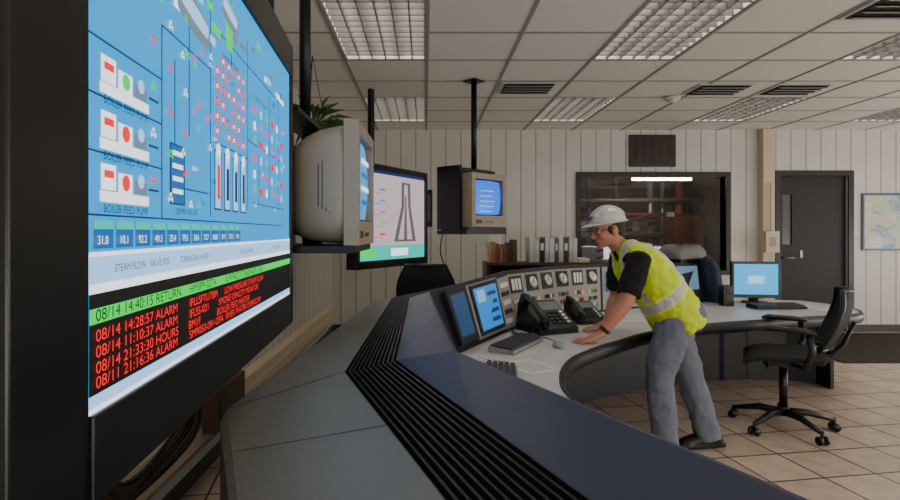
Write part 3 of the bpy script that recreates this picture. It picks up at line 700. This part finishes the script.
# ------------------------------------------------------------------ hanging plant
LEAF=mat('leaf_green',(62,90,44),.5,noise=.3); POT=mat('pot_clay',(70,50,40),.6)
m=MB(Matrix.Translation((-.88,4.3,2.05)))
m.tube([(0,0,0),(0,0,.125),(0,0,.126),(0,0,.14)],[.08,.12,.13,.13],POT,seg=20)
for k in range(80):
    a=random.uniform(0,2*math.pi); e_=random.uniform(-.1,1.2); l=.36*random.uniform(.6,1)
    d=V((math.cos(a)*math.cos(e_),math.sin(a)*math.cos(e_),math.sin(e_))); s0=V((math.cos(a)*.04,math.sin(a)*.04,.13)); 
    mid=s0+d*l*.55; tip=s0+d*l+V((0,0,-l*.3)); sd=d.cross(V((0,0,1))).normalized()*.022
    m.tube([s0,mid],.003,LEAF,seg=5); m.add([mid-d*.06,mid+sd,tip,mid-sd],[(0,1,2),(0,2,3)],LEAF)
for k in range(3):
    a=k*2.1; m.cyl((.1*math.cos(a),.1*math.sin(a),.14),(0,0,CH-2.05-.006),.003,BLACK,seg=5)
m.build('hanging_plant')
# ------------------------------------------------------------------ the worker
man=empty('worker')
SKIN=mat('skin',(190,130,104),.5,noise=.06,nscale=20); SHIRT=mat('black_tshirt',(11,11,13),.9); JEAN=mat('grey_jeans',(112,119,134),.85,noise=.16,nscale=10,bump=.25,bscale=300)
HIV=mat('hi_vis_fabric',(206,228,12),.7); SILV=mat('reflective_tape',(196,198,194),.4); HELM=mat('helmet_white',(206,205,201),.3,coat=.3); HAIR=mat('hair_dark',(54,44,38),.8); SHOE=mat('black_shoe',(14,13,13),.4)
ORG=mat('vest_trim',(232,238,110),.6)
def fig(m,name,vox,sm=4,disp=0,ds=.08,colorfn=None,mats=None):
    ob=m.build(name)
    r=ob.modifiers.new('r','REMESH'); r.mode='VOXEL'; r.voxel_size=vox; r.use_smooth_shade=True
    s_=ob.modifiers.new('s','SMOOTH'); s_.factor=.5; s_.iterations=sm
    if disp:
        t=bpy.data.textures.new(name+'_folds','CLOUDS'); t.noise_scale=ds
        d=ob.modifiers.new('d','DISPLACE'); d.texture=t; d.strength=disp; d.mid_level=.5; d.texture_coords='LOCAL'
    dg=bpy.context.evaluated_depsgraph_get(); me=bpy.data.meshes.new_from_object(ob.evaluated_get(dg))
    ob.modifiers.clear(); ob.data=me
    if colorfn:
        me.materials.clear()
        for x in mats: me.materials.append(x)
        for p in me.polygons: p.material_index=colorfn(p.center)
    for p in me.polygons: p.use_smooth=True
    ob.parent=man; return ob
Y0=3.42
m=MB()
m.tube([(1.51,Y0,.93),(1.535,Y0,.87),(1.55,Y0,.80),(1.55,Y0,.74)],[(.155,.12),(.175,.14),(.175,.135),(.13,.10)],JEAN,side=(0,1,0),seg=20)
m.tube([(1.53,3.335,.82),(1.475,3.325,.68),(1.415,3.315,.50),(1.41,3.31,.44),(1.425,3.305,.30),(1.44,3.30,.10),(1.44,3.30,.045)],[.108,.103,.085,.082,.078,.076,.078],JEAN,seg=18)
m.tube([(1.565,3.505,.82),(1.61,3.50,.66),(1.665,3.49,.49),(1.68,3.485,.43),(1.725,3.47,.28),(1.77,3.46,.10),(1.775,3.46,.05)],[.105,.102,.085,.082,.078,.076,.078],JEAN,seg=18)
m.ell((1.625,3.345,.84),(.08,.085,.095),JEAN); m.ell((1.635,3.49,.84),(.08,.085,.095),JEAN)
fig(m,'jeans',.010,3,.030,.07)
m=MB()
for (x,y,a) in ((1.435,3.30,math.radians(180)),(1.78,3.46,math.radians(187))):
    T=Matrix.Translation((x,y,0))@Matrix.Rotation(a,4,'Z'); m.M=T
    m.tube([(-.085,0,.035),(-.05,0,.05),(.02,0,.055),(.09,0,.045),(.15,0,.035),(.185,0,.03)],[(.03,.03),(.045,.045),(.045,.05),(.048,.04),(.045,.032),(.025,.022)],SHOE,side=(0,1,0),seg=16)
    m.tube([(-.03,0,.05),(-.03,0,.12)],[.045,.05],SHOE,seg=14)
    m.prism([(-.10+.0,-.035),(.05,-.045),(.15,-.05),(.20,-.03),(.21,0),(.20,.03),(.15,.05),(.05,.045),(-.10,.035),(-.115,0)],.002,.028,SHOE)
m.M=Matrix.Identity(4)
fig(m,'shoes',.007,2)
SL,EL,WL=V((1.265,3.245,1.18)),V((1.165,3.195,.94)),V((1.035,3.21,.762))
SR,ER,WR=V((1.275,3.60,1.18)),V((1.275,3.655,.93)),V((1.20,3.62,.762))
m=MB()
m.tube([(1.53,Y0,.88),(1.47,Y0,.96),(1.41,Y0,1.04),(1.345,Y0,1.12),(1.28,Y0,1.19),(1.24,Y0,1.23),(1.212,Y0,1.262)],[(.155,.11),(.155,.112),(.17,.118),(.185,.122),(.175,.10),(.11,.075),(.068,.062)],SHIRT,side=(0,1,0),seg=22)
for S,E_ in ((SL,EL),(SR,ER)):
    c=V((1.26,Y0,1.2)); m.tube([c,c.lerp(S,.6),S,S.lerp(E_,.3),S.lerp(E_,.82)],[.07,.075,.070,.071,.073],SHIRT,seg=18)
fig(m,'tshirt',.009,3,.02,.05)
m=MB()
m.tube([(1.60,Y0,.76),(1.575,Y0,.80),(1.535,Y0,.87),(1.475,Y0,.96),(1.415,Y0,1.04),(1.35,Y0,1.115),(1.29,Y0,1.18),(1.25,Y0,1.222),(1.225,Y0,1.242)],[(.185,.14),(.195,.158),(.195,.158),(.19,.152),(.196,.155),(.204,.155),(.196,.136),(.145,.098),(.092,.074)],HIV,side=(0,1,0),seg=26)
m.tube([(1.275,3.262,1.20),(1.262,Y0-.07,1.222),(1.262,Y0+.07,1.222),(1.28,3.58,1.20)],[.066,.08,.08,.066],HIV,seg=16)
ax=V((-.67,0,.74)).normalized(); P0=V((1.54,Y0,.86)); bk=V((.74,0,.67))
def vcol(c):
    t=(c-P0).dot(ax); y=abs(c.y-Y0); b=(c-P0).dot(bk)
    if .10<t<.155: return 1
    if (.085<t<.10) or (.155<t<.17): return 2
    if t>.17 and .085<y<.13: return 1
    if t>.17 and (.07<y<.085 or .13<y<.142): return 2
    return 0
fig(m,'safety_vest',.007,3,.028,.055,vcol,[HIV,SILV,ORG])
th=math.radians(14); fw=V((-math.cos(th),0,-math.sin(th))); up=V((-math.sin(th),0,math.cos(th))); lf=up.cross(fw)
yaw=Matrix.Rotation(math.radians(8),4,'Z')
HC=V((1.133,Y0-.005,1.372))
MH=Matrix.Translation(HC)@yaw@Matrix(((fw.x,lf.x,up.x,0),(fw.y,lf.y,up.y,0),(fw.z,lf.z,up.z,0),(0,0,0,1)))
m=MB(MH)
m.ell((-.012,0,.03),(.096,.076,.088),SKIN); m.ell((.03,0,-.03),(.058,.06,.078),SKIN); m.ell((.034,0,-.072),(.052,.049,.036),SKIN); m.ell((.07,0,-.098),(.021,.024,.017),SKIN)
m.ell((.074,0,.022),(.018,.05,.011),SKIN); m.tube([(.082,0,.012),(.1,0,-.012),(.11,0,-.03),(.098,0,-.04)],[.008,.010,.013,.009],SKIN,seg=12)
m.ell((.1,.009,-.036),(.01,.008,.007),SKIN); m.ell((.1,-.009,-.036),(.01,.008,.007),SKIN)
for s_ in (-1,1):
    m.ell((.058,s_*.035,-.03),(.026,.02,.022),SKIN)
    m.ell((-.008,s_*.077,-.012),(.021,.009,.031),SKIN); m.ell((-.0,s_*.07,-.035),(.012,.01,.012),SKIN)
m.ell((.086,0,-.058),(.010,.024,.006),SKIN); m.ell((.084,0,-.070),(.010,.021,.006),SKIN)
m.M=Matrix.Identity(4)
m.tube([MH@V((-.02,0,-.03)),MH@V((-.025,0,-.09)),(1.215,Y0,1.262),(1.25,Y0,1.21)],[.054,.053,.056,.07],SKIN,seg=18)
fig(m,'head',.0045,3)
m=MB(MH)
for s_ in (-1,1):
    m.ell((.073,s_*.031,-.001),(.013,.013,.011),WHT); m.ell((.0835,s_*.031,-.001),(.0035,.006,.006),BLACK)
    m.ell((.076,s_*.031,.014),(.012,.02,.004),HAIR)
m.ell((.094,0,-.064),(.004,.02,.0025),mat('lips',(140,82,74),.5))
m.build('eyes_and_brows',man)
m=MB(MH); m.ell((-.026,0,.012),(.090,.0805,.07),HAIR); m.ell((-.055,0,-.035),(.045,.06,.04),HAIR)
for s_ in (-1,1): m.ell((.018,s_*.068,-.005),(.012,.008,.028),HAIR)
fig(m,'hair',.005,2,.004,.01)
m=MB(MH)
for s_ in (-1,1):
    l=[(.094,s_*(.032+.022*math.cos(t)*1.05),-.004+.016*math.sin(t)) for t in [2*math.pi*k/16 for k in range(17)]]
    m.tube(l,.0018,BLACK,seg=6); m.tube([(.094,s_*.055,.002),(.06,s_*.078,.002),(-.01,s_*.086,.0)],.002,BLACK,seg=6)
m.tube([(.094,-.01,.002),(.098,0,.005),(.094,.01,.002)],.0018,BLACK,seg=6)
m.build('glasses',man)
m=MB(MH@Matrix.Translation((0,0,.042))@Matrix.Rotation(math.radians(-6),4,'Y')@Matrix.Scale(.93,4))
m.ell((-.012,0,0),(.122,.101,.102),HELM,zmin=0,seg=32,rings=12)
N=40; vs=[];fs=[]
for k in range(N):
    t=2*math.pi*k/N; c,s_=math.cos(t),math.sin(t); f=max(0,c)**2
    ro=(.134+.045*f,.112); 
    for (a,b,z) in ((.118,.097,.006),(ro[0],ro[1],-.004-.008*f),(ro[0],ro[1],-.009-.008*f),(.118,.097,-.003)):
        vs.append((-.012+a*c,b*s_,z))
for k in range(N):
    k2=(k+1)%N
    for q in range(4): fs.append((k*4+q,k2*4+q,k2*4+(q+1)%4,k*4+(q+1)%4))
m.add(vs,fs,HELM,True)
for yy,hh in ((0,.012),(.03,.007),(-.03,.007)):
    pts=[(-.012+.118*math.cos(a),yy,.100*math.sin(a)*math.sqrt(max(.1,1-(yy/.101)**2))+.001) for a in [math.radians(25+ k*13) for k in range(11)]]
    m.tube(pts,[(.008,hh)]*11,HELM,side=(0,1,0),seg=8)
m.box((.108,0,.035),(.004,.04,.025),BLUE,ry=-.35)
m.build('hard_hat',man)
def arm(name,S,E_,Wr,fdir,thumb):
    m=MB()
    a=S.lerp(E_,.45)
    m.tube([a,S.lerp(E_,.75),E_,E_.lerp(Wr,.3),E_.lerp(Wr,.75),Wr],[.052,.050,.044,.045,.033,.028],SKIN,seg=18)
    f=V(fdir).normalized(); t=V(thumb); t=(t-f*t.dot(f)).normalized()
    K=Wr+f*.095; K.z=.720
    m.tube([Wr-f*.01,Wr.lerp(K,.35),Wr.lerp(K,.75),K],[(.028,.022),(.036,.018),(.042,.015),(.040,.012)],SKIN,side=tuple(t),seg=16)
    m.ell(tuple(Wr.lerp(K,.4)+t*.022-V((0,0,.006))),(.028,.02,.014),SKIN)
    for k,(L,sp) in enumerate(((.070,.14),(.080,.04),(.074,-.05),(.058,-.16))):
        b=K+t*(.030-.0195*k)-f*(.006*abs(k-1)); d=(f+t*sp).normalized(); b=V((b.x,b.y,.719))
        p1=b+d*L*.45; p1.z=.722; p2=b+d*L*.78; p2.z=.714; p3=b+d*L; p3.z=.7075
        m.tube([b-d*.02,b,p1,p2,p3,p3+d*.004],[.0085,.0092,.0085,.0078,.0068,.004],SKIN,seg=10)
    b=Wr.lerp(K,.25)+t*.022; b.z-=.004; d=(f*.55+t*.83).normalized()
    p1=b+d*.035; p1.z=.717; p2=b+d*.055+f*.014; p2.z=.711; p3=p2+f*.02+d*.004; p3.z=.7085
    m.tube([b,p1,p2,p3],[.0135,.0115,.010,.007],SKIN,seg=10)
    fig(m,name,.0036,2)
arm('left_arm',SL,EL,WL,(-1,-.05,0),(0,1,0))
arm('right_arm',SR,ER,WR,(-1,-.1,0),(0,-1,0))
m=MB(); p=EL.lerp(WL,.9); d=(WL-EL).normalized(); m.cyl(p-d*.01,p+d*.01,.0335,BLACK,seg=20); m.build('wristwatch',man)
# ------------------------------------------------------------------ world, camera
w=bpy.data.worlds.new('world'); bpy.context.scene.world=w; w.use_nodes=True
w.node_tree.nodes['Background'].inputs[0].default_value=(.5,.55,.6,1); w.node_tree.nodes['Background'].inputs[1].default_value=.1
cam=bpy.data.cameras.new('camera'); co=bpy.data.objects.new('camera',cam); bpy.context.collection.objects.link(co)
co.location=(0,0,1.35); co.rotation_euler=(math.radians(90),0,0)
cam.sensor_width=36; cam.lens=550/900*36; cam.shift_x=25/900; cam.shift_y=-18/900; cam.clip_start=.02
bpy.context.scene.camera=co
